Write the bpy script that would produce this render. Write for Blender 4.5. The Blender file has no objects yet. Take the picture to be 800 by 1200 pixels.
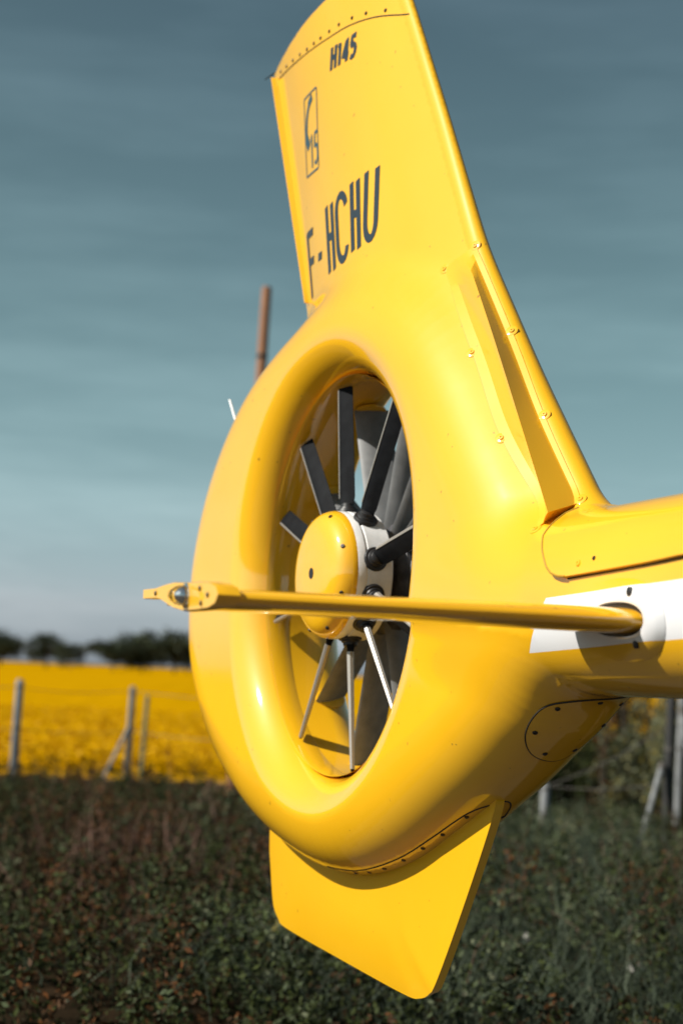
import bpy, bmesh, math, random
import numpy as np
from mathutils import Vector, Matrix
random.seed(7); RNG = np.random.default_rng(11)
scene = bpy.context.scene
COL = scene.collection
R = math.radians

# ------------------------------------------------------------------ camera
HZ = 1.939                                   # fan hub height above the ground
CAM = Vector((4.6435, -2.0005, 1.65))
cr = Vector((0.39719, 0.91672, 0.04319)); cu = Vector((0.06968, -0.07705, 0.99459)); cd = Vector((-0.91509, 0.39203, 0.09448))
cam = bpy.data.cameras.new('camera'); camo = bpy.data.objects.new('camera', cam); COL.objects.link(camo)
camo.matrix_world = Matrix(((cr.x, cu.x, -cd.x, CAM.x), (cr.y, cu.y, -cd.y, CAM.y), (cr.z, cu.z, -cd.z, CAM.z), (0, 0, 0, 1)))
cam.sensor_fit = 'HORIZONTAL'; cam.sensor_width = 24.0; cam.lens = 60.0
cam.clip_start = 0.05; cam.clip_end = 6000
cam.dof.use_dof = True; cam.dof.focus_distance = 4.2; cam.dof.aperture_fstop = 2.45
scene.camera = camo

# ------------------------------------------------------------------ sky, sun, exposure
SUN_EL, SUN_AZ = R(41), R(-3)                # azimuth measured from starboard (-Y) towards the nose (+X)
sdir = Vector((math.sin(SUN_AZ) * math.cos(SUN_EL), -math.cos(SUN_AZ) * math.cos(SUN_EL), math.sin(SUN_EL)))
world = bpy.data.worlds.new('World'); scene.world = world; world.use_nodes = True
nt = world.node_tree; nt.nodes.clear(); N = nt.nodes.new; L = nt.links.new
out = N('ShaderNodeOutputWorld'); bg = N('ShaderNodeBackground'); bg.inputs[1].default_value = 0.088
sky = N('ShaderNodeTexSky'); sky.sky_type = 'NISHITA'; sky.sun_disc = False
sky.sun_elevation = SUN_EL; sky.sun_rotation = math.atan2(sdir.x, sdir.y)
sky.air_density = 1.0; sky.dust_density = 0.7; sky.ozone_density = 1.5
sp_ = N('ShaderNodeSeparateColor'); L(sky.outputs[0], sp_.inputs[0]); cb_ = N('ShaderNodeCombineColor')
for i_, (src, k_, o_) in enumerate(((0, .78, -.36), (1, .92, -.78), (1, .90, -.42))):   # a cool, deep, slightly hazy grade of the whole sky
    q_ = N('ShaderNodeMath'); q_.operation = 'MULTIPLY_ADD'; q_.inputs[1].default_value = k_; q_.inputs[2].default_value = o_; L(sp_.outputs[src], q_.inputs[0])
    z_ = N('ShaderNodeMath'); z_.operation = 'MAXIMUM'; z_.inputs[1].default_value = (.30, .52, .62)[i_]; L(q_.outputs[0], z_.inputs[0]); L(z_.outputs[0], cb_.inputs[i_])
    if i_ == 0: zr_ = z_
    if i_ == 1:                                # keep the horizon from going mauve
        g9_ = N('ShaderNodeMath'); g9_.operation = 'MULTIPLY'; g9_.inputs[1].default_value = .86; L(z_.outputs[0], g9_.inputs[0]); mn_ = N('ShaderNodeMath'); mn_.operation = 'MINIMUM'; L(zr_.outputs[0], mn_.inputs[0]); L(g9_.outputs[0], mn_.inputs[1]); L(mn_.outputs[0], cb_.inputs[0])
tc = N('ShaderNodeTexCoord'); mp = N('ShaderNodeMapping'); mp.inputs['Scale'].default_value = (2.6, 2.6, 17); mp.inputs['Rotation'].default_value = (0.03, -0.04, 0)
no = N('ShaderNodeTexNoise'); no.inputs['Scale'].default_value = 1.6; no.inputs['Detail'].default_value = 5; no.inputs['Roughness'].default_value = .55
L(tc.outputs['Generated'], mp.inputs[0]); L(mp.outputs[0], no.inputs[0])
rm = N('ShaderNodeMapRange'); rm.inputs[1].default_value = .42; rm.inputs[2].default_value = .78; rm.inputs[3].default_value = 0; rm.inputs[4].default_value = .66
L(no.outputs['Fac'], rm.inputs[0])
mx = N('ShaderNodeMix'); mx.data_type = 'RGBA'; mx.clamp_factor = True; sc_ = N('ShaderNodeVectorMath'); sc_.operation = 'MULTIPLY'; sc_.inputs[1].default_value = (1.62, 1.5, 1.46); L(cb_.outputs[0], sc_.inputs[0]); L(sc_.outputs[0], mx.inputs[7])
L(rm.outputs[0], mx.inputs[0]); L(cb_.outputs[0], mx.inputs[6]); L(mx.outputs[2], bg.inputs[0]); L(bg.outputs[0], out.inputs[0])
sun = bpy.data.lights.new('sun', 'SUN'); sun.energy = 5.0; sun.angle = R(.5); sun.color = (1, .945, .85)
suno = bpy.data.objects.new('sun', sun); COL.objects.link(suno); suno.rotation_euler = sdir.to_track_quat('Z', 'Y').to_euler(); suno.location = (0, -20, 30)
vs = scene.view_settings; vs.view_transform = 'Standard'; vs.look = 'None'; vs.exposure = 0.40; vs.gamma = 1.0
vs.use_curve_mapping = False

# ------------------------------------------------------------------ helpers
def tag(o, label=None, cat=None, group=None, kind=None):
    if label: o['label'] = label
    if cat: o['category'] = cat
    if group: o['group'] = group
    if kind: o['kind'] = kind
    return o
def empty(name, loc=(0, 0, 0)):
    o = bpy.data.objects.new(name, None); COL.objects.link(o); o.location = loc; o.empty_display_size = .1
    return o
def mesh_obj(name, verts, faces, mat=None, parent=None, smooth=False, normals=None):
    me = bpy.data.meshes.new(name); me.from_pydata([tuple(map(float, v)) for v in verts], [], [tuple(map(int, f)) for f in faces]); me.update()
    o = bpy.data.objects.new(name, me); COL.objects.link(o)
    if mat: me.materials.append(mat)
    if smooth: me.shade_smooth()
    if normals is not None: me.normals_split_custom_set_from_vertices([tuple(map(float, n)) for n in normals])
    if parent: o.parent = parent
    return o
def link_mesh(name, me, parent=None):
    o = bpy.data.objects.new(name, me); COL.objects.link(o)
    if parent: o.parent = parent
    return o
class MB:
    def __init__(s): s.v = []; s.f = []
    def add(s, v, f):
        b = len(s.v); s.v += [tuple(map(float, p)) for p in v]; s.f += [tuple(i + b for i in q) for q in f]
    def box(s, c, ax, ay, az):
        c, ax, ay, az = map(Vector, (c, ax, ay, az))
        v = [c + sx * ax + sy * ay + sz * az for sz in (-1, 1) for sx, sy in ((-1, -1), (1, -1), (1, 1), (-1, 1))]
        s.add(v, [(3, 2, 1, 0), (4, 5, 6, 7), (0, 1, 5, 4), (1, 2, 6, 5), (2, 3, 7, 6), (3, 0, 4, 7)])
    def tube(s, pts, rad, n=8, cap=True):
        pts = [Vector(p) for p in pts]; k = len(pts)
        rad = [rad] * k if not hasattr(rad, '__len__') else rad
        vs = []; ref = None
        for i, p in enumerate(pts):
            t = (pts[min(i + 1, k - 1)] - pts[max(i - 1, 0)]).normalized()
            if ref is None: ref = t.orthogonal().normalized()
            ref = (ref - t * ref.dot(t)).normalized(); b = t.cross(ref)
            vs += [p + rad[i] * (math.cos(a) * ref + math.sin(a) * b) for a in [2 * math.pi * j / n for j in range(n)]]
        fs = [(i * n + j, i * n + (j + 1) % n, (i + 1) * n + (j + 1) % n, (i + 1) * n + j) for i in range(k - 1) for j in range(n)]
        if cap: fs += [tuple(range(n))[::-1], tuple((k - 1) * n + j for j in range(n))]
        s.add(vs, fs)
    def lathe(s, prof, o, ax, e1, n=32):       # prof: (radius, distance along axis)
        o, ax, e1 = Vector(o), Vector(ax), Vector(e1); e2 = ax.cross(e1); vs = []; fs = []; rows = []
        for r, h in prof:
            if r < 1e-6: rows.append([len(vs)] * n); vs.append(o + ax * h)
            else:
                rows.append(list(range(len(vs), len(vs) + n)))
                vs += [o + ax * h + r * (math.cos(a) * e1 + math.sin(a) * e2) for a in [2 * math.pi * j / n for j in range(n)]]
        for a, b in zip(rows, rows[1:]):
            for j in range(n):
                q = [a[j], a[(j + 1) % n], b[(j + 1) % n], b[j]]; q = [x for i, x in enumerate(q) if x not in q[:i]]
                if len(q) > 2: fs.append(tuple(q))
        s.add(vs, fs)
    def build(s, name, mat=None, parent=None, smooth=True, sharp=35, bevel=0):
        o = mesh_obj(name, s.v, s.f, mat, parent)
        bm = bmesh.new(); bm.from_mesh(o.data); bmesh.ops.recalc_face_normals(bm, faces=bm.faces)
        if bevel: bmesh.ops.bevel(bm, geom=[e for e in bm.edges if len(e.link_faces) == 2 and e.calc_face_angle(0) > R(sharp)], offset=bevel, segments=2, affect='EDGES', profile=.5)
        bm.to_mesh(o.data); bm.free()
        if smooth: o.data.shade_smooth(); o.data.set_sharp_from_angle(angle=R(sharp))
        return o

# ------------------------------------------------------------------ materials
def mat_new(name, color=(.5, .5, .5), rough=.5, metal=0, **kw):
    m = bpy.data.materials.new(name); m.use_nodes = True; b = m.node_tree.nodes['Principled BSDF']
    b.inputs['Base Color'].default_value = (*color, 1); b.inputs['Roughness'].default_value = rough; b.inputs['Metallic'].default_value = metal
    for k, v in kw.items(): b.inputs[k].default_value = v
    return m
def nd(m, typ, **kw):
    n = m.node_tree.nodes.new(typ)
    for k, v in kw.items(): setattr(n, k, v)
    return n
def lk(m, a, b): m.node_tree.links.new(a, b)
def noise_mix(m, c1, c2, scale=5, detail=4, lo=.35, hi=.65, stretch=None, coord='Object', rough=None):
    b = m.node_tree.nodes['Principled BSDF']; t = nd(m, 'ShaderNodeTexCoord'); n = nd(m, 'ShaderNodeTexNoise')
    n.inputs['Scale'].default_value = scale; n.inputs['Detail'].default_value = detail
    if stretch:
        mp = nd(m, 'ShaderNodeMapping'); mp.inputs['Scale'].default_value = stretch; lk(m, t.outputs[coord], mp.inputs[0]); lk(m, mp.outputs[0], n.inputs[0])
    else: lk(m, t.outputs[coord], n.inputs[0])
    r = nd(m, 'ShaderNodeMapRange'); r.inputs[1].default_value = lo; r.inputs[2].default_value = hi; lk(m, n.outputs['Fac'], r.inputs[0])
    x = nd(m, 'ShaderNodeMix', data_type='RGBA'); x.inputs[6].default_value = (*c1, 1); x.inputs[7].default_value = (*c2, 1)
    lk(m, r.outputs[0], x.inputs[0]); lk(m, x.outputs[2], b.inputs['Base Color'])
    return x
M = {}
YEL, YEL2 = (.83, .438, .006), (.81, .42, .005)
def yellow(name, band=False):
    m = mat_new(name, YEL, .34, **{'Coat Weight': 1.0, 'Coat Roughness': .07, 'Coat IOR': 1.8, 'Specular IOR Level': .25})
    b = m.node_tree.nodes['Principled BSDF']
    x = noise_mix(m, YEL, YEL2, 2.2, 3)
    t = nd(m, 'ShaderNodeTexCoord')
    # insect specks and dust
    n = nd(m, 'ShaderNodeTexNoise'); n.inputs['Scale'].default_value = 46; n.inputs['Detail'].default_value = 1; lk(m, t.outputs['Object'], n.inputs[0])
    r = nd(m, 'ShaderNodeMapRange'); r.inputs[1].default_value = .765; r.inputs[2].default_value = .80; r.inputs[4].default_value = .55; lk(m, n.outputs['Fac'], r.inputs[0])
    y = nd(m, 'ShaderNodeMix', data_type='RGBA'); y.inputs[7].default_value = (.16, .075, .015, 1); lk(m, r.outputs[0], y.inputs[0]); lk(m, x.outputs[2], y.inputs[6])
    last = y
    if band:                                     # white paint band along the boom, in the helicopter's own coordinates
        s = nd(m, 'ShaderNodeSeparateXYZ'); lk(m, t.outputs['Object'], s.inputs[0])
        def ma(op, a, c):
            q = nd(m, 'ShaderNodeMath', operation=op)
            for i, v in enumerate((a, c)):
                if isinstance(v, (int, float)): q.inputs[i].default_value = v
                else: lk(m, v, q.inputs[i])
            return q.outputs[0]
        u, w = s.outputs['X'], s.outputs['Z']
        top = ma('ADD', ma('MULTIPLY', u, .045), HZ - .1655); bot = ma('ADD', ma('MULTIPLY', u, .049), HZ - .2865)
        left = ma('ADD', ma('MULTIPLY', ma('SUBTRACT', w, HZ - .223), .86), 1.275)
        k = ma('MULTIPLY', ma('MULTIPLY', ma('LESS_THAN', w, top), ma('GREATER_THAN', w, bot)), ma('GREATER_THAN', u, left))
        z = nd(m, 'ShaderNodeMix', data_type='RGBA'); z.inputs[7].default_value = (.78, .78, .80, 1); lk(m, k, z.inputs[0]); lk(m, y.outputs[2], z.inputs[6]); last = z
    lk(m, last.outputs[2], b.inputs['Base Color'])
    # faint smears change the gloss, orange peel the reflections
    n2 = nd(m, 'ShaderNodeTexNoise'); n2.inputs['Scale'].default_value = 7; n2.inputs['Detail'].default_value = 5; lk(m, t.outputs['Object'], n2.inputs[0])
    r2 = nd(m, 'ShaderNodeMapRange'); r2.inputs[3].default_value = .42; r2.inputs[4].default_value = .58; lk(m, n2.outputs['Fac'], r2.inputs[0]); lk(m, r2.outputs[0], b.inputs['Roughness'])
    n3 = nd(m, 'ShaderNodeTexNoise'); n3.inputs['Scale'].default_value = 5; n3.inputs['Detail'].default_value = 2; lk(m, t.outputs['Object'], n3.inputs[0])
    bp = nd(m, 'ShaderNodeBump'); bp.inputs['Strength'].default_value = .06; bp.inputs['Distance'].default_value = .02; lk(m, n3.outputs['Fac'], bp.inputs['Height']); lk(m, bp.outputs[0], b.inputs['Normal'])
    return m
M['yellow'] = yellow('yellow_paint'); M['band'] = yellow('yellow_paint_with_white_band', True)
M['white'] = mat_new('white_paint', (.74, .74, .75), .35, **{'Coat Weight': .4}); noise_mix(M['white'], (.76, .76, .77), (.66, .66, .66), 30)
M['grey'] = mat_new('grey_primer', (.25, .26, .27), .55); noise_mix(M['grey'], (.20, .205, .21), (.14, .145, .15), 18)
M['darkgrey'] = mat_new('dark_metal', (.05, .05, .055), .45, .3); noise_mix(M['darkgrey'], (.04, .04, .045), (.09, .09, .1), 30)
M['black'] = mat_new('black_rubber_and_shade', (.012, .012, .014), .45)  # rubber parts, and the black pieces standing for shade at the stabilizer socket
M['blade'] = mat_new('blade_composite', (.022, .024, .028), .7, **{'Specular IOR Level': .1}); noise_mix(M['blade'], (.004, .0045, .006), (.008, .009, .011), 25, stretch=(1, 1, 1))
M['steel'] = mat_new('bare_metal', (.62, .6, .57), .32, 1.0)
M['strip'] = mat_new('leading_edge_strip', (.36, .34, .31), .45, .5)
M['bolt'] = mat_new('screw_dark', (.05, .045, .04), .4, .7)
M['gap'] = mat_new('dark_gap_line', (.02, .014, .006), .7)
M['paintline'] = mat_new('paint_edge_seam', (.36, .20, .008), .6)
M['ink'] = mat_new('slate_lettering', (.022, .033, .045), .4)
M['ink2'] = mat_new('teal_lettering', (.03, .075, .10), .4)
M['glass'] = mat_new('lamp_glass', (.9, .92, .95), .05, 0, **{'Transmission Weight': 1.0, 'IOR': 1.45})
M['chrome'] = mat_new('lamp_reflector', (.8, .8, .8), .12, 1.0)
M['window'] = mat_new('tinted_window', (.01, .012, .014), .06)

# ------------------------------------------------------------------ ground and field
FW = np.array([-.9192, .3938]); RT = np.array([.3938, .9192]); C0 = np.array([CAM.x, CAM.y])
def gw(s, l): return C0 + s * FW + l * RT
def gp(s, l, z=0.0): p = gw(s, l); return (p[0], p[1], z)
m = M['soil'] = mat_new('soil', (.05, .035, .02), .95, **{'Specular IOR Level': .0}); noise_mix(m, (.035, .024, .014), (.09, .06, .035), 3, 6)
S_ = 3000.
tag(mesh_obj('ground', [(-S_, -S_, 0), (S_, -S_, 0), (S_, S_, 0), (-S_, S_, 0)], [(0, 1, 2, 3)], m), kind='structure')
m = M['dirt'] = mat_new('bare_earth', (.2, .12, .075), .95, **{'Specular IOR Level': .0}); noise_mix(m, (.24, .14, .09), (.15, .09, .055), 2, 5)
tag(mesh_obj('earth_path', [gp(22.6, -40, .004), gp(27, 40, .004), gp(30, 40, .004), gp(25.6, -40, .004)], [(3, 2, 1, 0)], m), kind='structure')
m = M['tarmac'] = mat_new('concrete_apron', (.1, .09, .08), .9, **{'Specular IOR Level': .2}); noise_mix(m, (.062, .054, .044), (.046, .040, .033), 4, 6)
tag(mesh_obj('concrete_pad', [(-1.3, -12, .004), (14, -12, .004), (14, 1.3, .004), (-1.3, 1.3, .004)], [(0, 1, 2, 3)], m), kind='structure')

def mesh_np(name, V, F, mat, tint=None, parent=None, smooth=False):
    me = bpy.data.meshes.new(name); V = np.ascontiguousarray(V, np.float32); F = np.ascontiguousarray(F, np.int32)
    me.vertices.add(len(V)); me.vertices.foreach_set('co', V.ravel()); k = F.shape[1]
    me.loops.add(F.size); me.loops.foreach_set('vertex_index', F.ravel())
    me.polygons.add(len(F)); me.polygons.foreach_set('loop_start', np.arange(0, F.size, k, dtype=np.int32)); me.polygons.foreach_set('loop_total', np.full(len(F), k, np.int32))
    if tint is not None:
        a = me.attributes.new('tint', 'FLOAT', 'POINT'); a.data.foreach_set('value', np.ascontiguousarray(tint, np.float32))
    me.update(calc_edges=True); me.validate()
    me.materials.append(mat); o = bpy.data.objects.new(name, me); COL.objects.link(o)
    if smooth: me.shade_smooth()
    if parent: o.parent = parent
    return o
def leaf_mat(name, stops, rough=.5, trans=.25):
    m = mat_new(name, (.05, .08, .03), rough); b = m.node_tree.nodes['Principled BSDF']
    a = nd(m, 'ShaderNodeAttribute', attribute_name='tint'); r = nd(m, 'ShaderNodeValToRGB'); e = r.color_ramp.elements
    while len(e) < len(stops): e.new(.5)
    for q, (p, c) in zip(e, stops): q.position = p; q.color = (*c, 1)
    lk(m, a.outputs['Fac'], r.inputs[0]); lk(m, r.outputs[0], b.inputs['Base Color'])
    b.inputs['Specular IOR Level'].default_value = .06
    return m
def leaves(P, size, tint, up=.4, aspect=.6, fold=.0, rng=RNG):
    n = len(P); nrm = rng.normal(size=(n, 3)); nrm[:, 2] = np.abs(nrm[:, 2]) + up; nrm /= np.linalg.norm(nrm, axis=1)[:, None]
    a = rng.normal(size=(n, 3)); a -= nrm * (a * nrm).sum(1)[:, None]; a /= np.linalg.norm(a, axis=1)[:, None]; b = np.cross(nrm, a)
    s = np.asarray(size)[:, None] if hasattr(size, '__len__') else size
    V = np.stack([P - a * s, P + b * s * aspect - nrm * s * .15, P + a * s, P - b * s * aspect - nrm * s * .15], 1).reshape(-1, 3)
    return V, np.arange(4 * n).reshape(n, 4), np.repeat(tint, 4)
def vnoise(x, y, seed=0):
    def h(i, j): q = np.sin(i * 127.1 + j * 311.7 + seed * 74.7) * 43758.5453; return q - np.floor(q)
    i, j = np.floor(x), np.floor(y); fx, fy = x - i, y - j; fx = fx * fx * (3 - 2 * fx); fy = fy * fy * (3 - 2 * fy)
    return (h(i, j) * (1 - fx) + h(i + 1, j) * fx) * (1 - fy) + (h(i, j + 1) * (1 - fx) + h(i + 1, j + 1) * fx) * fy

# rapeseed field: crop canopy with rows, near plants as real flower clumps
m = M['crop'] = mat_new('rapeseed_crop', (.6, .37, .01), .9, **{'Specular IOR Level': .0})
x = noise_mix(m, (.46, .245, .001), (.42, .215, .001), .35, 6, .3, .7, stretch=(1, 1, 1), coord='Object')
b = m.node_tree.nodes['Principled BSDF']; t = nd(m, 'ShaderNodeTexCoord')
n = nd(m, 'ShaderNodeTexNoise'); n.inputs['Scale'].default_value = .09; n.inputs['Detail'].default_value = 8; n.inputs['Roughness'].default_value = .7; lk(m, t.outputs['Object'], n.inputs[0])
r = nd(m, 'ShaderNodeMapRange'); r.inputs[1].default_value = .56; r.inputs[2].default_value = .72; r.inputs[4].default_value = .45; lk(m, n.outputs['Fac'], r.inputs[0])
y = nd(m, 'ShaderNodeMix', data_type='RGBA'); y.inputs[7].default_value = (.30, .20, .003, 1); lk(m, r.outputs[0], y.inputs[0]); lk(m, x.outputs[2], y.inputs[6]); lk(m, y.outputs[2], b.inputs['Base Color'])
gs = np.concatenate([np.linspace(0, 12, 60), np.geomspace(12.4, 900, 70)]); gl = np.concatenate([-np.geomspace(600, 14, 26), np.linspace(-13, 13, 110), np.geomspace(14, 600, 26)])
SS, LL = np.meshgrid(gs, gl, indexing='ij'); near = 25.2 + LL.clip(-40, 40) * .10
hz = np.clip(SS / .5, 0, 1) * (.30 + .16 * (vnoise(SS * 1.3, LL * 2.1, 3) - .5) + .10 * (vnoise(SS * 5, LL * 6, 4) - .5) * (SS < 12)) - .02
W = C0 + (SS + near)[..., None] * FW + LL[..., None] * RT
V = np.concatenate([W, hz[..., None]], -1).reshape(-1, 3); a, b_ = SS.shape; I = np.arange(a * b_).reshape(a, b_)
F = np.stack([I[:-1, :-1], I[:-1, 1:], I[1:, 1:], I[1:, :-1]], -1).reshape(-1, 4)
tag(mesh_np('rapeseed_field', V, F, m, smooth=True), kind='structure')
M['flower'] = leaf_mat('rapeseed_flower', [(0, (.41, .222, .001)), (.25, (.43, .232, .001)), (1, (.46, .248, .001))])
n = 40000; s = RNG.random(n) ** 1.5 * 26; l = (RNG.random(n) * 2 - 1) * (7 + s * .25)
P = np.concatenate([C0 + (s + 25.3 + l * .1)[:, None] * FW + l[:, None] * RT, (.20 + .20 * RNG.random(n))[:, None]], 1)
V, F, T = leaves(P, .025 + .03 * RNG.random(n), RNG.random(n), 1.2, .7)
tag(mesh_np('rapeseed_flowers', V, F, M['flower'], T), 'yellow rapeseed flower heads along the near edge of the field', 'flowers', kind='stuff')

# ------------------------------------------------------------------ trees on the horizon
M['bark'] = mat_new('bark', (.06, .045, .03), .9); noise_mix(M['bark'], (.05, .038, .026), (.09, .07, .05), 8)
M['far_leaf'] = leaf_mat('far_foliage', [(0, (.016, .022, .014)), (.6, (.032, .042, .024)), (1, (.07, .08, .04))])
def tree(name, label, s, l, h, w, dens=1.0, group='trees on the horizon'):
    rng = np.random.default_rng(int(abs(s * 7 + l * 13)))
    base = gp(s, l); r = empty(name, base); tag(r, label, 'tree', group)
    tb = MB(); tb.tube([(0, 0, -.2), (.05 * h * .1, 0, h * .3), (0, .02, h * .72)], [.035 * h, .026 * h, .008 * h], 8)
    for k in range(7):
        a = k * 2.4; z = h * (.28 + .06 * k); q = w * .45
        tb.tube([(0, 0, z), (math.cos(a) * q * .5, math.sin(a) * q * .5, z + h * .12), (math.cos(a) * q, math.sin(a) * q, z + h * .2)], [.014 * h, .009 * h, .003 * h], 6)
    tb.build('trunk', M['bark'], r)
    nc = int(26 * dens); cs = rng.normal(size=(nc, 3)); cs /= np.linalg.norm(cs, axis=1)[:, None]; cs *= (rng.random(nc) ** .4)[:, None]
    cs = cs * [w * .42, w * .42, h * .33] + [0, 0, h * .60]; cs[:, 2] = np.maximum(cs[:, 2] - h * .1 * (rng.random(nc) < .5), h * .14)
    n = int(2600 * dens); k = rng.integers(0, nc, n); P = cs[k] + rng.normal(size=(n, 3)) * [w * .085, w * .085, h * .06]
    V, F, T = leaves(P, .035 * h * (.6 + .8 * rng.random(n)), rng.random(n) * .6 + .4 * rng.random(nc)[k], .3, .7, rng=rng)
    mesh_np('crown', V, F, M['far_leaf'], T, r)
for a in [('oak_tree', 'broad dark tree at the far left end of the field horizon', 330, -64.5, 8.0, 13, 1.8), ('oak_tree', 'lighter tree directly right of the far left dark tree', 345, -58.0, 8.2, 10, 1.0),
          ('hedgerow_tree', 'small low tree in the gap between the two horizon clumps', 335, -51.5, 5.6, 8, .9), ('oak_tree', 'rounded dark tree at the left of the right horizon clump', 330, -42.6, 7.2, 11, 1.6),
          ('oak_tree', 'broad dark tree in the middle of the right horizon clump', 335, -37.6, 8.6, 12, 1.8), ('oak_tree', 'tree of the right horizon clump beside the fan shroud', 332, -31.0, 8.6, 12, 1.8),
          ('oak_tree', 'dark horizon tree mostly hidden behind the fan shroud', 335, -24, 7.4, 10, 1.2)]: tree(*a)

# ------------------------------------------------------------------ fence and pole
m = M['wood'] = mat_new('weathered_wood', (.3, .3, .29), .85); noise_mix(m, (.27, .275, .28), (.16, .165, .17), 6, 5, stretch=(6, 6, .6))
m = M['concrete'] = mat_new('concrete_post', (.42, .42, .42), .85); noise_mix(m, (.27, .28, .285), (.19, .195, .20), 12, 5)
m = M['greenpost'] = mat_new('green_steel_post', (.09, .13, .07), .6); noise_mix(m, (.09, .14, .07), (.13, .14, .08), 9)
m = M['darkpost'] = mat_new('dark_wood_post', (.06, .055, .05), .85); noise_mix(m, (.018, .018, .019), (.035, .034, .033), 8)
m = M['pole'] = mat_new('brown_wood_pole', (.30, .13, .055), .7); noise_mix(m, (.34, .15, .06), (.2, .085, .04), 5, 5, stretch=(5, 5, .5))
M['wire'] = mat_new('fence_wire', (.12, .11, .10), .8, 0, **{'Specular IOR Level': .1})
def post(name, label, s, l, h, rad, mat, n=10, lean=0.0, group='posts of the wire fence'):
    r = empty(name, gp(s, l)); tag(r, label, 'post', group)
    mb = MB(); tx, ty = RT * lean * h
    mb.tube([(0, 0, -.3), (tx * .5, ty * .5, h * .5), (tx, ty, h - .03), (tx, ty, h)], [rad, rad * .98, rad * .95, rad * .7], n)
    mb.build('post_shaft', mat, r)
    for z in (h * .55, h * .93):
        st = MB(); st.lathe([(rad * 1.0, -.012), (rad * 1.08, -.010), (rad * 1.08, .010), (rad * 1.0, .012)], (tx * z / h, ty * z / h, z), (0, 0, 1), (1, 0, 0), n); st.build('wire_band', M['wire'], r)
    return r
def brace(label, s0, l0, s1, l1, z1, rad, mat):
    a, b_ = gp(s0, l0), gp(s1, l1, z1); r = empty('brace', a); tag(r, label, 'brace')
    d = Vector(b_) - Vector(a); mb = MB(); mb.tube([-d * .1, d * .5, d], rad, 8); mb.build('brace_pole', mat, r)
    mb = MB(); mb.tube([d * .96, d * 1.02], rad * 1.25, 8); mb.build('brace_clamp', M['wire'], r)
post('fence_post', 'grey wooden fence post nearest the left edge of the picture', 22.5, -4.13, 1.40, .055, M['wood'], lean=.015)
post('fence_post', 'pale concrete fence post held by a slanting brace', 23.4, -2.76, 1.36, .05, M['concrete'], 4, lean=.02)
post('fence_post', 'thin green steel post right of the braced fence post', 23.9, -2.62, 1.24, .034, M['greenpost'], 6, lean=.03)
brace('pale slanting brace against the concrete fence post on the left', 23.25, -3.10, 23.4, -2.74, .86, .024, M['concrete'])
post('fence_post', 'dark fence post standing in the brush at the right edge', 16.4, 3.20, 1.95, .048, M['darkpost'], lean=.02)
post('fence_post', 'pale fence post at the right edge behind the dark post', 17.4, 3.50, 1.9, .035, M['wood'], 8, lean=.02)
post('fence_post', 'dim grey post in the brush just under the shroud', 17.0, 2.12, .66, .05, M['wood'], lean=.01)
brace('pale slanting brace leaning on the dark post at right', 16.1, 2.86, 16.34, 3.14, .92, .024, M['concrete'])
brace('pale slanting brace leaning on the concrete post at the right edge', 17.3, 3.75, 17.36, 3.53, 1.45, .03, M['concrete'])
def wire(label, pts, sag=.05):
    mb = MB(); q = []
    for (a, b_) in zip(pts, pts[1:]):
        for k in range(12): t = k / 12; q.append(Vector(a).lerp(Vector(b_), t) - Vector((0, 0, sag * 4 * t * (1 - t))))
    q.append(Vector(pts[-1])); o = Vector(q[0]); mb.tube([p - o for p in q], .0045, 5); ob = mb.build('fence_wire', M['wire']); ob.location = o; tag(ob, label, 'wire', 'wires of the fence')
for z, w_ in ((1.30, 'top'), (.76, 'lower')):
    wire(f'thin {w_} strand of wire strung between the fence posts', [gp(21.6, -6.6, z), gp(22.44, -4.12, z), gp(23.34, -2.75, z), gp(21.5, -.2, z), gp(17.02, 2.15, min(z, .64)), gp(16.4, 3.22, z), gp(16.0, 5.5, z)])
r = empty('utility_pole', gp(21.3, -1.20)); tag(r, 'brown wooden pole rising behind the fan shroud against the sky', 'pole')
mb = MB(); tx, ty = RT * .02
mb.tube([(0, 0, -.5), (tx * 3, ty * 3, 3), (tx * 6.5, ty * 6.5, 6.47), (tx * 6.5, ty * 6.5, 6.5)], [.085, .072, .062, .054], 14); mb.build('pole_shaft', M['pole'], r)
for z in (4.7, 5.6):
    mb = MB(); mb.lathe([(.060, -.03), (.071, -.02), (.071, .02), (.060, .03)], (tx * z, ty * z, z), (0, 0, 1), (1, 0, 0), 14); mb.build('pole_band', M['darkpost'], r)

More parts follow.
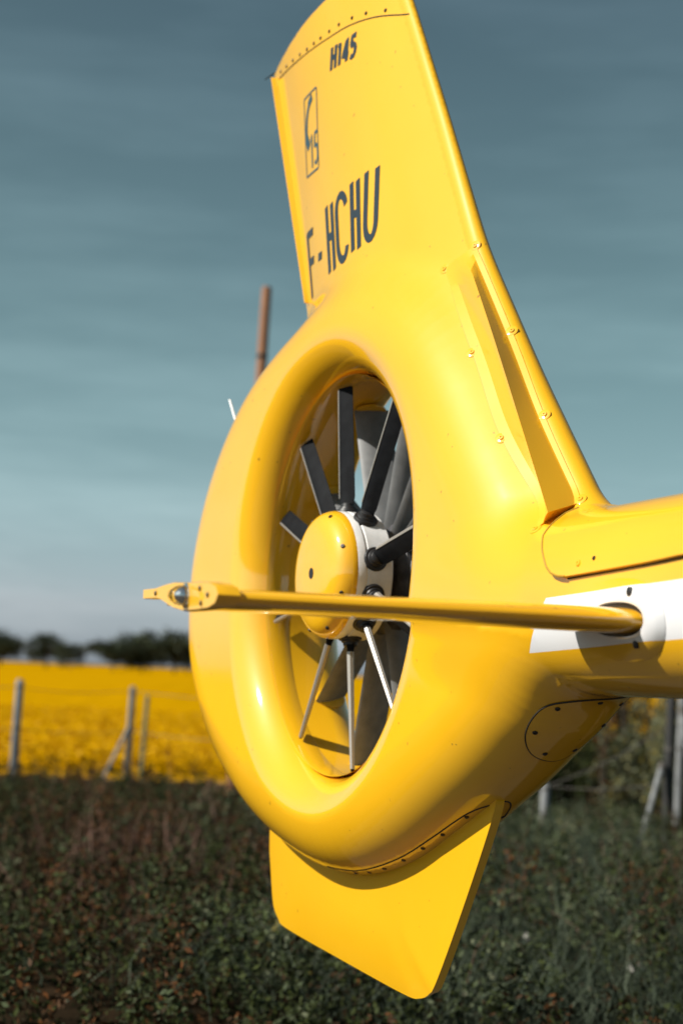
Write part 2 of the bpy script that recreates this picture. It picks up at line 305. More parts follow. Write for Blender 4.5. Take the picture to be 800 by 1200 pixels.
# ------------------------------------------------------------------ brush behind the tail
def brush_h(s, l):
    h = .06 + .50 * vnoise(s * .8, l * 1.0, 1) ** 2 + .26 * vnoise(s * 1.9, l * 2.2, 2)
    right = np.clip((l - (.6 + .07 * s)) / 1.3, 0, 1) * np.clip((s - 17.2) / 2.5, 0, 1); right = right * right * (3 - 2 * right)
    h = h * np.where(s > 18, np.clip(1 - (s - 17) * .13, .38, 1), 1) + right * (.35 + .2 * vnoise(s * 1.1, l * 1.4, 9))
    h *= np.clip((s - 6.2) / .9, 0, 1)
    return h
M['brush'] = leaf_mat('bramble_leaf', [(0, (.10, .040, .014)), (.12, (.05, .027, .014)), (.26, (.010, .013, .006)), (.45, (.040, .050, .014)), (.66, (.050, .066, .034)), (.88, (.15, .16, .10)), (1, (.17, .13, .02))], .6)
def clumps(cs_, cl_, H, rad, ct, per, smin_=.008, smax_=.025, zp=.7):
    nc = len(cs_); k = np.repeat(np.arange(nc), per); n = len(k); t = RNG.random(n) ** zp; a = RNG.random(n) * 6.283; rr_ = rad[k] * np.sqrt(RNG.random(n)) * (1.15 - .75 * t)
    ctr = C0 + cs_[:, None] * FW + cl_[:, None] * RT; lean = RNG.normal(size=(nc, 2)) * .25
    P = np.concatenate([ctr[k] + np.stack([np.cos(a), np.sin(a)], 1) * rr_[:, None] + lean[k] * (H[k] * t)[:, None], (H[k] * t + .02 + .03 * RNG.random(n))[:, None]], 1)
    return leaves(P, smin_ + (smax_ - smin_) * RNG.random(n) ** 1.4, np.clip(ct[k] + RNG.normal(size=n) * .10, 0, 1), .15, .45)
nc = 3300; cs_ = np.sqrt(6.7 ** 2 + (22.8 ** 2 - 6.7 ** 2) * RNG.random(nc) ** 1.3); cl_ = (RNG.random(nc) * 2 - 1) * (.235 * cs_ + .8)
Hc = (brush_h(cs_, cl_) + .04 + .04 * (cs_ < 19)) * (.45 + 1.0 * RNG.random(nc) ** 1.5); crd = .07 + .15 * RNG.random(nc) ** 1.5
zone = vnoise(cs_ * .45, cl_ * .9, 21); kind = RNG.random(nc)
ct = np.where(kind < .12, .10, np.where(kind < .38, .25, np.where(kind < .74, .43, .60))) + (zone - .5) * .42 + np.clip(cl_ - .2, 0, 1) * .12 * (cs_ < 17)
dry = np.exp(-(((cs_ - 12.6) / 1.6) ** 2 + ((cl_ + 1.4) / .5) ** 2)); ct = np.where(RNG.random(nc) < dry * .7, .09, ct)
big = RNG.random(nc) < .10; Hc = np.where(big, Hc * 2.0 + .1, Hc); crd = np.where(big, crd * 1.5, crd)
Hc = np.minimum(Hc, np.where(cs_ > 15, .42, .62)); V, F, TT = clumps(cs_, cl_, Hc, crd, ct, 110)
tag(mesh_np('brush', V, F, M['brush'], TT), 'dark tangled brush of bramble and ivy covering the ground behind the tail', 'brush', kind='stuff')
# shrubs of the hedge on the right
for lab, s0, l0, H0, W0, tnt in (('olive green hedge shrub beside the shroud under the boom', 19.6, 2.45, 1.5, .75, .45), ('brown withered hedge shrub between the olive and yellow shrubs', 20.6, 2.95, 2.1, .9, .11), ('yellow green hedge shrub left of the dark post', 19.4, 3.45, 1.75, .75, .84), ('dark green hedge shrub behind the dark post', 20.3, 4.05, 2.1, .9, .30), ('brown leafed hedge shrub at the right edge of the picture', 19.5, 4.7, 2.0, .9, .14), ('olive hedge shrub hidden behind the lower shroud', 20.6, 1.5, .9, .8, .45)):
    r = empty('hedge_shrub', gp(s0, l0)); tag(r, lab, 'shrub', 'shrubs of the hedge')
    n = 70; a = RNG.random(n) * 6.283; q = W0 * np.sqrt(RNG.random(n)) * .8; V, F, T = clumps(s0 + np.sin(a) * q * .7, l0 + np.cos(a) * q, H0 * (.35 + .65 * RNG.random(n)) * (1 - .35 * (q / W0) ** 2), .12 + .12 * RNG.random(n), np.full(n, tnt) + RNG.normal(size=n) * .06, 420, .014, .034)
    V = V - np.array(gp(s0, l0)); mesh_np('foliage', V, F, M['brush'], T, r); mb = MB()
    for k in range(6): b2 = k * 1.05; mb.tube([(.05 * math.cos(b2), .05 * math.sin(b2), -.05), (W0 * .3 * math.cos(b2), W0 * .3 * math.sin(b2), H0 * .5), (W0 * .5 * math.cos(b2), W0 * .5 * math.sin(b2), H0 * .88)], [.014, .010, .004], 6)
    mb.build('stems', M['bark'], r)
# the mounded soil the brush grows from
gs = np.linspace(6.2, 23.2, 90); gl = np.linspace(-7, 7, 110); SS, LL = np.meshgrid(gs, gl, indexing='ij'); W = C0 + SS[..., None] * FW + LL[..., None] * RT
hz = np.maximum(brush_h(SS, LL) * .42 - .02, -.03); hz[0] = -.05; hz[-1] = -.05; hz[:, 0] = -.05; hz[:, -1] = -.05
V = np.concatenate([W, hz[..., None]], -1).reshape(-1, 3); a, b_ = SS.shape; I = np.arange(a * b_).reshape(a, b_)
F = np.stack([I[:-1, :-1], I[:-1, 1:], I[1:, 1:], I[1:, :-1]], -1).reshape(-1, 4)
m = M['bank'] = mat_new('leaf_litter', (.03, .02, .012), .95, **{'Specular IOR Level': .0}); noise_mix(m, (.010, .008, .005), (.026, .017, .010), 6, 6)
tag(mesh_np('bank', V, F, m, smooth=True), kind='structure')
# dry stems and grass blades
M['stem'] = leaf_mat('dry_stems', [(0, (.05, .024, .016)), (.5, (.10, .055, .040)), (1, (.24, .15, .12))], .8)
def blades(n, sfun, lfun, hmin, hmax, wid, tint, lean=.45):
    s, l = sfun(n), lfun(n); base = np.concatenate([C0 + s[:, None] * FW + l[:, None] * RT, (brush_h(s, l) * .35)[:, None]], 1)
    hh = hmin + (hmax - hmin) * RNG.random(n); d = RNG.normal(size=(n, 3)) * lean; d[:, 2] = 1; d /= np.linalg.norm(d, axis=1)[:, None]
    sd = np.cross(d, RNG.normal(size=(n, 3))); sd /= np.linalg.norm(sd, axis=1)[:, None]; w = (wid * (.6 + .8 * RNG.random(n)))[:, None]
    bend = RNG.normal(size=(n, 3)) * .16 * hh[:, None]; mid = base + d * hh[:, None] * .55; tip = base + d * hh[:, None] + bend - [0, 0, .03]
    V = np.stack([base - sd * w, base + sd * w, mid + sd * w * .8, mid - sd * w * .8, tip + sd * w * .2, tip - sd * w * .2], 1).reshape(-1, 3)
    i = np.arange(n) * 6; F = np.concatenate([np.stack([i, i + 1, i + 2, i + 3], 1), np.stack([i + 3, i + 2, i + 4, i + 5], 1)])
    return V, F, np.repeat(tint(n), 6)
V, F, T = blades(700, lambda n: 12.6 + RNG.normal(size=n) * 1.5, lambda n: -1.45 + RNG.normal(size=n) * .55, .2, .55, .004, lambda n: RNG.random(n), .35)
V2, F2, T2 = blades(1500, lambda n: 8 + 13 * RNG.random(n), lambda n: (RNG.random(n) * 2 - 1) * 5, .2, .65, .0035, lambda n: RNG.random(n) * .8, .5)
tag(mesh_np('dry_grass', np.concatenate([V, V2]), np.concatenate([F, F2 + len(V)]), M['stem'], np.concatenate([T, T2])), 'dry pinkish brown grass and dead stems standing through the brush', 'grass', kind='stuff')
M['grass'] = leaf_mat('grey_green_grass', [(0, (.022, .030, .02)), (.6, (.05, .066, .045)), (1, (.10, .12, .085))], .6)
V, F, T = blades(17000, lambda n: 7.4 + 12 * RNG.random(n) ** 1.2, lambda n: 1.3 + RNG.normal(size=n) * 1.0, .15, .48, .0030, lambda n: RNG.random(n), .6)
tag(mesh_np('long_grass', V, F, M['grass'], T), 'grey green long grass among the brush on the right', 'grass', kind='stuff')
# a fallen branch, a rusty dock plant, pale stones
r = empty('fallen_branch', gp(8.75, -.72, .18)); tag(r, 'bare brown fallen branch lying in the brush at lower left', 'branch')
mb = MB(); d = Vector((*(RT * .22 + FW * .85), .06)); mb.tube([(0, 0, 0), d * .5 + Vector((0, 0, .05)), d, d * 1.3], [.02, .017, .012, .004], 8); mb.build('limb', M['bark'], r)
mb = MB(); mb.tube([d * .6, d * .72 + Vector((.08, .05, .12))], [.008, .003], 6); mb.build('twig', M['bark'], r)
M['rust'] = leaf_mat('rusty_leaf', [(0, (.16, .05, .015)), (.5, (.11, .045, .015)), (1, (.07, .06, .02))], .7)
def dock(label, s, l, h, n):
    z0 = float(brush_h(np.array([s]), np.array([l]))[0]) * .4; r = empty('dock_plant', gp(s, l, z0)); tag(r, label, 'plant')
    mb = MB()
    for k in range(4): a = k * 1.7; mb.tube([(0, 0, -.05), (.04 * math.cos(a), .04 * math.sin(a), h * .5), (.10 * math.cos(a), .10 * math.sin(a), h * (.8 + .05 * k))], [.006, .005, .003], 6)
    mb.build('stalk', M['bark'], r)
    q = np.stack([RNG.normal(size=n) * .08, RNG.normal(size=n) * .08, h * (.1 + .85 * RNG.random(n))], 1); V, F, T = leaves(q, .014 + .02 * RNG.random(n), RNG.random(n), 0, .45); mesh_np('foliage', V, F, M['rust'], T, r)
dock('rust brown dock plant standing in the brush right of the lower fin', 10.6, 1.17, .55, 130)
dock('reddish brown dead plant in the hedge by the dark post', 19.0, 3.0, 1.5, 160)
M['stone'] = mat_new('pale_stone', (.45, .43, .4), .85); noise_mix(M['stone'], (.5, .48, .45), (.32, .3, .27), 20)
def stone(label, s, l, rad, sc, dz=.6):
    bm = bmesh.new(); bmesh.ops.create_icosphere(bm, subdivisions=3, radius=rad)
    for v in bm.verts: q = 1 + .35 * (vnoise(np.array([v.co.x / rad * 1.3 + 5]), np.array([v.co.y / rad * 1.3 + v.co.z / rad + 3]), 5)[0] - .5); v.co = Vector((v.co.x * sc[0], v.co.y * sc[1], v.co.z * sc[2])) * q
    me = bpy.data.meshes.new('stone'); bm.to_mesh(me); bm.free(); me.shade_smooth(); me.materials.append(M['stone']); o = link_mesh('stone', me)
    o.location = gp(s, l, float(brush_h(np.array([s]), np.array([l]))[0]) * dz); tag(o, label, 'stone')
stone('small pale upright stone in the brush right of the lower fin', 9.6, 1.12, .035, (.7, .7, 1.5), .9)
stone('pale rounded stone in the brush below the lower fin', 8.75, .02, .045, (1.3, 1, .6), .9)
stone('whitish stone in the bottom right corner of the brush', 8.6, 1.55, .04, (1.4, 1, .6), .9)

# ------------------------------------------------------------------ the tail: one implicit body (shroud + fin + boom), meshed and cut into parts
def catmull(pts, n=12, closed=True):
    P = np.array(pts, float); K = len(P); o = []
    for i in range(K if closed else K - 1):
        if closed: a, b, c, d = P[i - 1], P[i], P[(i + 1) % K], P[(i + 2) % K]
        else: a, b, c, d = P[max(i - 1, 0)], P[i], P[i + 1], P[min(i + 2, K - 1)]
        for k in range(n): t = k / n; o.append(.5 * ((2 * b) + (c - a) * t + (2 * a - 5 * b + 4 * c - d) * t * t + (3 * b - a - 3 * c + d) * t ** 3))
    if not closed: o.append(P[-1])
    return np.array(o)
VC = -.095
SHROUD = catmull([(.1, -.865), (.45, -.78), (.8, -.615), (1.03, -.485), (1.22, -.35), (1.28, -.14), (1.12, .12), (.90, .4), (.64, .68), (.35, .83), (0, .89), (-.36, .845), (-.79, .695), (-1.12, .425), (-1.29, .08), (-1.265, -.27), (-1.035, -.555), (-.67, -.755), (-.25, -.855)], 6)
def polydist(u, w, P):
    u, w = np.broadcast_arrays(np.asarray(u, np.float64), np.asarray(w, np.float64)); sh = u.shape; u = u.ravel(); w = w.ravel(); o = np.empty(u.shape)
    A = P; B = np.roll(A, -1, 0); E = B - A; LN = (E * E).sum(1)
    for s in range(0, len(u), 30000):
        x = u[s:s + 30000, None] - A[:, 0]; y = w[s:s + 30000, None] - A[:, 1]
        t = np.clip((x * E[:, 0] + y * E[:, 1]) / LN, 0, 1); d = ((x - t * E[:, 0]) ** 2 + (y - t * E[:, 1]) ** 2).min(1) ** .5
        yy = w[s:s + 30000, None]; c = (A[:, 1] > yy) != (B[:, 1] > yy); xi = A[:, 0] + (yy - A[:, 1]) * E[:, 0] / np.where(E[:, 1] == 0, 1e-9, E[:, 1])
        o[s:s + 30000] = np.where((c & (u[s:s + 30000, None] < xi)).sum(1) % 2 == 1, d, -d)
    return o.reshape(sh)
def sint(x, xs, ys):                            # smoothed interpolation
    return (np.interp(x - .09, xs, ys) + 2 * np.interp(x - .045, xs, ys) + 3 * np.interp(x, xs, ys) + 2 * np.interp(x + .045, xs, ys) + np.interp(x + .09, xs, ys)) / 9
def ule(w): return sint(w, [-.3, .13, .48, .87, 1.3, 1.68, 2.3], [1.64, 1.27, .965, .655, .40, .165, -.24])
def ute(w): return sint(w, [-.4, .5, .93, 1.86, 2.3], [-.14, -.38, -.56, -1.0, -1.21])
def tm(w): return sint(w, [-.3, .13, .5, .9, 1.3, 2.3], [.19, .17, .14, .11, .09, .065])
def smin(a, b, k): h = np.clip(.5 + .5 * (b - a) / k, 0, 1); return b * (1 - h) + a * h - k * h * (1 - h)
def boomdims(u): return sint(u, [.8, 1.8, 4.6], [-.117, -.1, .02]), sint(u, [.9, 1.4, 2, 4.6], [.19, .2, .21, .33]), sint(u, [.8, 1.8, 4.6], [.2, .21, .34])
def field(u, v, w, d=None):
    if d is None: d = polydist(u, w, SHROUD)
    q = np.clip(1 - d / .22, 0, None); fs = (((np.abs(v - VC) / .19) ** 2.3 + q ** 2.3) ** (1 / 2.3) - 1) * .2
    le = ule(w); te = ute(w); T = tm(w); x = (u - te) / (le - te); y = np.abs(v - VC)
    pr = np.where(x < .5, .26 + .74 * np.sin(np.pi / 2 * np.clip(x / .5, 0, 1)), 1 - .74 * np.clip((x - .5) / .46, 0, 1) ** 2); nz = .26 * T
    ff = np.where(x > .96, (np.sqrt((y / nz) ** 2 + (np.clip(x - .96, 0, None) / .04) ** 2) - 1) * nz, y - T * pr)
    ff = np.maximum(-smin(-ff, -np.maximum((te - u) * .9, w - (1.965 + .1 * u)), .014), -.1 - w)
    c, a, h = boomdims(u); e = np.clip((1.05 - u) / .4, 0, None)
    fb = ((np.abs(v - VC) / a) ** 2.4 + (np.abs(w - c) / h) ** 2.4 + e ** 2.4) ** (1 / 2.4) * .2 - .2
    f = smin(smin(fs, ff, .09), fb, .08); r = .14; b = .593 - np.hypot(u, w - .006)
    return np.minimum(-r, np.maximum(f, b)) + np.hypot(np.maximum(r + f, 0), np.maximum(r + b, 0))
def nets(f, o, h):
    s = f < 0; nx, ny, nz = f.shape; cell = np.zeros((nx - 1, ny - 1, nz - 1), np.int8)
    for a in (0, 1):
        for b in (0, 1):
            for c in (0, 1): cell += s[a:nx - 1 + a, b:ny - 1 + b, c:nz - 1 + c]
    m = (cell > 0) & (cell < 8); idx = -np.ones(m.shape, np.int64); idx[m] = np.arange(m.sum()); I = np.argwhere(m); pos = np.zeros((len(I), 3)); cnt = np.zeros(len(I))
    for ax in range(3):
        o1, o2 = [k for k in range(3) if k != ax]
        for a in (0, 1):
            for b in (0, 1):
                p = I.copy(); p[:, o1] += a; p[:, o2] += b; p2 = p.copy(); p2[:, ax] += 1; fa = f[tuple(p.T)]; fb = f[tuple(p2.T)]; k = (fa < 0) != (fb < 0)
                q = p.astype(float); q[:, ax] += np.where(k, fa / np.where(k, fa - fb, 1), 0); pos += q * k[:, None]; cnt += k
    pos = pos / cnt[:, None] * h + o; Fs = []
    for ax in range(3):
        o1, o2 = [(1, 2), (2, 0), (0, 1)][ax]; A = np.moveaxis(s, [ax, o1, o2], [0, 1, 2]); ch = A[:-1] != A[1:]; ch[:, 0] = 0; ch[:, -1] = 0; ch[:, :, 0] = 0; ch[:, :, -1] = 0
        i, j, k = np.argwhere(ch).T; ins = A[:-1][ch]; Cc = np.moveaxis(idx, [ax, o1, o2], [0, 1, 2])
        q = np.stack([Cc[i, j - 1, k - 1], Cc[i, j, k - 1], Cc[i, j, k], Cc[i, j - 1, k]], 1); q[~ins] = q[~ins][:, ::-1]; Fs.append(q)
    return pos, np.concatenate(Fs)
def grad(p, e=2e-3):
    g = np.empty(p.shape)
    for i in range(3): a = p.copy(); b = p.copy(); a[:, i] += e; b[:, i] -= e; g[:, i] = (field(*a.T) - field(*b.T)) / (2 * e)
    return g
def relax(p, it=3):
    for _ in range(it): g = grad(p); gg = (g * g).sum(1); p = p - np.clip(field(*p.T) / np.maximum(gg, .1), -.02, .02)[:, None] * g
    return p
def H2W(p): p = np.asarray(p, float); return np.stack([p[..., 0], -p[..., 1], p[..., 2] + HZ], -1)     # heli (forward, starboard, up) -> world
def hw(u, v, w): return Vector((u, -v, w + HZ))
def surfv(u, w):                                # starboard skin above (u, w)
    u, w = np.asarray(u, float), np.asarray(w, float); vs_ = np.linspace(.2, -.12, 65); d = polydist(u, w, SHROUD)
    f = field(u[:, None], vs_[None], w[:, None], d[:, None]); i = np.argmax(f < 0, 1); bad = ~(f < 0).any(1)
    hi = vs_[np.maximum(i - 1, 0)]; lo = vs_[i]
    for _ in range(14): mdl = (hi + lo) / 2; k = field(u, mdl, w, d) < 0; lo = np.where(k, mdl, lo); hi = np.where(k, hi, mdl)
    return np.where(bad, VC, (hi + lo) / 2)
def surf(uw, off=0.0):                          # points and normals on the starboard skin
    uw = np.asarray(uw, float); p = np.stack([uw[:, 0], surfv(uw[:, 0], uw[:, 1]), uw[:, 1]], 1); g = grad(p); g /= np.linalg.norm(g, axis=1)[:, None]
    return p + g * off, g

heli = empty('helicopter'); tag(heli, 'yellow helicopter tail with a shrouded fan, tall fin and white banded boom', 'helicopter')
h = .0128; o0 = np.array([-1.37, -.36, -.98]); dims = [int(x / h) for x in (3.77, .56, 3.12)]
U, V_, W_ = [o0[i] + h * np.arange(dims[i]) for i in range(3)]
d2 = polydist(*np.meshgrid(U, W_, indexing='ij'), SHROUD)
fv = field(U[:, None, None], V_[None, :, None], W_[None, None, :], d2[:, None, :])
pos, quads = nets(fv, o0, h); pos = relax(pos, 3)
bm = bmesh.new(); bv = [bm.verts.new(p) for p in pos]
for q in quads: bm.faces.new([bv[i] for i in q])
def cut(p, n): bmesh.ops.bisect_plane(bm, geom=bm.verts[:] + bm.edges[:] + bm.faces[:], plane_co=p, plane_no=n, dist=1e-6)
CAPL = [(-1.25, 1.835), (-.906, 1.813), (-.63, 1.787), (-.379, 1.770), (-.194, 1.762), (-.034, 1.738), (.112, 1.699), (.5, 1.60)]
def line_side(u, w, pts): return w - np.interp(u, [p[0] for p in pts], [p[1] for p in pts])
def cut_line(p, q, ext=.0):
    geom = [f for f in bm.faces if p[0] - .03 <= f.calc_center_median().x <= q[0] + .03 and min(p[1], q[1]) - .06 < f.calc_center_median().z < max(p[1], q[1]) + .06]
    ed = {e for f in geom for e in f.edges}; vt = {v for f in geom for v in f.verts}
    n = (p[1] - q[1], 0, q[0] - p[0]); bmesh.ops.bisect_plane(bm, geom=list(vt) + list(ed) + geom, plane_co=(p[0], 0, p[1]), plane_no=n, dist=1e-5)
for p, q in zip(CAPL, CAPL[1:]): cut_line(p, q)
cut((0, 0, .86), (0, 0, 1)); cut((1.30, 0, 0), (1, 0, 0))
bm.verts.index_update(); pos = np.array([v.co for v in bm.verts]); nrm = grad(pos); nrm /= np.linalg.norm(nrm, axis=1)[:, None]
groups = {'fan_shroud': [], 'duct_wall': [], 'vertical_fin': [], 'fin_cap': [], 'tail_boom': []}
for f in bm.faces:
    c = f.calc_center_median(); ids = [v.index for v in f.verts]
    if c.z > 1.5 and line_side(c.x, c.z, CAPL) > 0: k = 'fin_cap'
    elif c.z > .86: k = 'vertical_fin'
    elif c.x > 1.30: k = 'tail_boom'
    elif math.hypot(c.x, c.z - .006) < .600: k = 'duct_wall'
    else: k = 'fan_shroud'
    groups[k].append(ids)
bm.free(); PART = {}
for k, fs in groups.items():
    used = np.unique(np.concatenate([np.array(f) for f in fs])); mp_ = -np.ones(len(pos), int); mp_[used] = np.arange(len(used))
    nn = nrm[used] * [1, -1, 1]
    vv = H2W(pos[used]); ff = [[mp_[i] for i in f][::-1] for f in fs]
    if k == 'tail_boom':                        # carry the boom on to the fuselage
        nb = len(vv); us = np.concatenate([[2.385], np.linspace(2.6, 4.7, 14)]); na = 64; ev = []
        for u_ in us:
            c_, a_, h_ = [float(x) for x in boomdims(np.array([u_]))]
            for j in range(na):
                t = 2 * math.pi * j / na; ct, st = math.cos(t), math.sin(t); ev.append((u_, VC + a_ * math.copysign(abs(ct) ** (2 / 2.4), ct), c_ + h_ * math.copysign(abs(st) ** (2 / 2.4), st)))
        ev = np.array(ev); g = grad(ev); g /= np.linalg.norm(g, axis=1)[:, None]; vv = np.concatenate([vv, H2W(ev)]); nn = np.concatenate([nn, g * [1, -1, 1]])
        ff += [[nb + i * na + j, nb + (i + 1) * na + j, nb + (i + 1) * na + (j + 1) % na, nb + i * na + (j + 1) % na] for i in range(len(us) - 1) for j in range(na)]
    PART[k] = mesh_obj(k, vv, ff, M['band'] if k in ('tail_boom', 'fan_shroud') else M['yellow'], heli, True, nn)
SH, FIN, CAP, BOOM = PART['fan_shroud'], PART['vertical_fin'], PART['fin_cap'], PART['tail_boom']

# ribbons, seams and screws that follow the skin
def resample(pts, step):
    P = np.array(pts, float); d = np.r_[0, np.cumsum(np.linalg.norm(np.diff(P, axis=0), axis=1))]; n = max(2, int(d[-1] / step) + 1); t = np.linspace(0, d[-1], n)
    return np.stack([np.interp(t, d, P[:, i]) for i in range(P.shape[1])], 1)
def strokes(lines, width, off=.0012, step=.012):    # flat strokes laid on the skin
    mb = MB()
    for ln in lines:
        w_ = width if not isinstance(ln, tuple) else ln[1]; ln = ln if not isinstance(ln, tuple) else ln[0]
        q = resample(ln, step); t = np.gradient(q, axis=0); t /= np.maximum(np.linalg.norm(t, axis=1), 1e-9)[:, None]; nn = np.stack([-t[:, 1], t[:, 0]], 1)
        rows = [surf(q + nn * w_ * k / 2, off)[0] for k in (-1, 0, 1)]; n = len(q)
        v = np.concatenate([H2W(r) for r in rows]); mb.add(v, [(r * n + i, (r + 1) * n + i, (r + 1) * n + i + 1, r * n + i + 1) for r in (0, 1) for i in range(n - 1)])
    return mb
def seam(name, pts, mat, parent, rad=.0016, sink=.0006, closed=False):
    q = resample(catmull(pts, 8, closed) if len(pts) > 2 else pts, .012); p, g = surf(q, -sink); mb = MB(); mb.tube(H2W(p), rad, 6); return mb.build(name, mat, parent)
def screw_mesh(name, rad, hgt, mat, recess=True):
    mb = MB(); mb.lathe([(rad, -.001), (rad, hgt * .5), (rad * .8, hgt), (rad * .35, hgt * 1.05), (rad * .3, hgt * .5), (0, hgt * .45)], (0, 0, 0), (0, 0, 1), (1, 0, 0), 12); o = mb.build(name, mat); me = o.data; bpy.data.objects.remove(o); return me
ME_SCR = screw_mesh('screw', .0065, .003, M['bolt']); ME_SCRS = screw_mesh('screw', .0052, .0025, M['bolt'])
ME_SCRY = screw_mesh('screw', .0075, .0035, M['yellow'])
def place(name, me, p, g, parent): o = link_mesh(name, me, parent); o.location = H2W(p); o.rotation_euler = Vector((g[0], -g[1], g[2])).to_track_quat('Z', 'Y').to_euler(); return o
def screws(me, uw, parent, off=0.0):
    p, g = surf(np.array(uw), off); return [place('screw', me, a, b, parent) for a, b in zip(p, g)]

# fin cap joint and its screws
seam('joint_seam', [(p[0], p[1]) for p in CAPL[1:7]] + [(.14, 1.692)], M['gap'], CAP, .0026, .0004)
screws(ME_SCR, [(-.875, 1.830), (-.786, 1.818), (-.697, 1.809), (-.611, 1.800), (-.535, 1.793), (-.469, 1.791), (-.411, 1.790), (-.343, 1.790), (-.274, 1.790), (-.187, 1.784), (-.101, 1.771), (.01, 1.745)], CAP)
# lettering
def shear(x, y, x0, y0, k): return (x0 + x + k * (y), y0 + y)
def glyph(ch, x0, y0, w, hgt, k=-.28):
    A = lambda pts: [shear(px * w, py * hgt, x0, y0, k) for px, py in pts]
    arc = lambda cx, cy, rx, ry, a0, a1, n=14: [(cx + rx * math.cos(R(a0 + (a1 - a0) * i / n)), cy + ry * math.sin(R(a0 + (a1 - a0) * i / n))) for i in range(n + 1)]
    G = {'F': [[(0, 0), (0, 1)], [(0, .955), (1, .955)], [(0, .53), (.85, .53)]], 'H': [[(0, 0), (0, 1)], [(1, 0), (1, 1)], [(0, .52), (1, .52)]],
         'U': [[(0, 1), (0, .26)] + arc(.5, .26, .5, .24, 180, 360)[1:] + [(1, 1)]], 'C': [arc(.5, .74, .5, .24, 15, 180) + arc(.5, .26, .5, .24, 180, 345)],
         '-': [[(0, .42), (1, .42)]], '1': [[(.1, .78), (.55, .98), (.55, 0)]], '4': [[(.72, 0), (.72, 1), (0, .28), (1.05, .28)]],
         '5': [[(.95, .95), (.18, .95), (.1, .52), (.4, .60), (.75, .56), (.95, .36), (.85, .14), (.5, .02), (.02, .12)]], 'I': [[(.5, 0), (.5, 1)]]}
    return [A(l) for l in G[ch]]
for ch, x, w_, k in (('F', -.438, .078, -.28), ('-', -.318, .045, -.28), ('H', -.200, .050, -.30), ('C', -.113, .078, -.30), ('H', .002, .044, -.28), ('U', .082, .066, -.20)): strokes(glyph(ch, x, .957 + (x + .2) * .125, w_, .229, k), .0265).build('registration_letter', M['ink'], FIN, False)
for ch, x, w_ in (('H', -.300, .030), ('1', -.252, .022), ('4', -.217, .036), ('5', -.166, .032)): strokes(glyph(ch, x, 1.644 - (x + .3) * .03, w_, .080, -.1), .0185).build('type_letter', M['ink'], FIN, False)
bx = [(-.549, 1.622), (-.422, 1.628), (-.366, 1.341), (-.505, 1.345), (-.549, 1.622)]
strokes([(bx, .007)], .007).build('emergency_mark_frame', M['ink2'], FIN, False)
hs_ = catmull([(-.470, 1.607), (-.503, 1.570), (-.514, 1.520), (-.508, 1.475), (-.486, 1.440)], 6, False)
strokes([(hs_.tolist(), .022), ([(-.498, 1.586), (-.464, 1.609)], .030), ([(-.508, 1.476), (-.480, 1.438)], .032)], .02).build('emergency_mark_handset', M['ink2'], FIN, False)
for ch, x, w_ in (('1', -.450, .026), ('5', -.410, .036)): strokes(glyph(ch, x, 1.360, w_, .118, -.16), .0125).build('emergency_mark_digit', M['ink2'], FIN, False)
# trailing edge tab: a flat strip standing across the trailing edge
tb = MB(); ws = np.linspace(.925, 1.825, 18)
for side in (1,):
    rows = []
    for w_ in ws:
        te = float(ute(np.array([w_]))); te += .047; rows.append([hw(te + .004, VC - .052, w_), hw(te - .004, VC - .052, w_), hw(te - .004, VC + .052, w_), hw(te + .004, VC + .053, w_), hw(te + .008, VC + .02, w_)])
    v = [p for r_ in rows for p in r_]; n = 5; fs = [(i * n + j, i * n + (j + 1) % n, (i + 1) * n + (j + 1) % n, (i + 1) * n + j) for i in range(len(ws) - 1) for j in range(n)]
    tb.add(v, fs + [tuple(range(n)), tuple((len(ws) - 1) * n + j for j in range(n))])
tb.build('trailing_edge_tab', M['yellow'], FIN, bevel=.0015)
def wick(name, a, b, mat, parent, rad=.003):
    a, b = hw(*a), hw(*b); mb = MB(); mid = (a + b) / 2 + Vector((0, 0, .012)); mb.tube([a, mid, b], [rad, rad, rad * .6], 6); return mb.build(name, mat, parent)
wick('static_wick', (-.955, VC, 1.855), (-1.06, VC + .03, 1.86), M['black'], CAP)
wick('static_wick', (-.66, VC - .02, -1.0), (-.74, VC, -1.0), M['black'], heli, .002)
# cable fairing: a ridge with a flange screwed to the fin root
def along(a, n): return resample(catmull(a, 8, False), .001)[np.linspace(0, len(resample(catmull(a, 8, False), .001)) - 1, n).astype(int)]
nL = 40
Ls = along([(.538, .824), (.773, .552), (.969, .306), (1.206, .062)], nL); Rs = along([(.640, .872), (.856, .603), (1.050, .360), (1.248, .132)], nL); Cs = along([(.675, -.033, .819), (.892, -.002, .572), (1.070, .015, .339), (1.280, .050, .097)], nL)
pl, _ = surf(Ls, .0015); pr_, _ = surf(Rs, .0015); pli, _ = surf(Ls + (Rs - Ls) * .20, .004); pri, _ = surf(Rs + (Ls - Rs) * .12, .003)
fade = np.clip(np.linspace(0, 1, nL) / .06, 0, 1)[:, None]; base = (pli + pri) / 2
cr_ = base * (1 - fade) + Cs * fade; fr = MB(); rows = []
K = [pl - [0, .004, 0], pl, pli, pli * .5 + cr_ * .5 + [0, .002, 0], pli * .12 + cr_ * .88 + [0, .001, 0], cr_, pri * .1 + cr_ * .9, pri * .5 + cr_ * .5, pri, pr_, pr_ - [0, .004, 0]]
v = np.concatenate([H2W(k) for k in K]); fs = [(r_ * nL + i, (r_ + 1) * nL + i, (r_ + 1) * nL + i + 1, r_ * nL + i + 1) for r_ in range(len(K) - 1) for i in range(nL - 1)]
fr.add(v, fs + [tuple(r_ * nL + nL - 1 for r_ in range(len(K)))]); FAIR = fr.build('cable_fairing', M['yellow'], FIN, sharp=28)
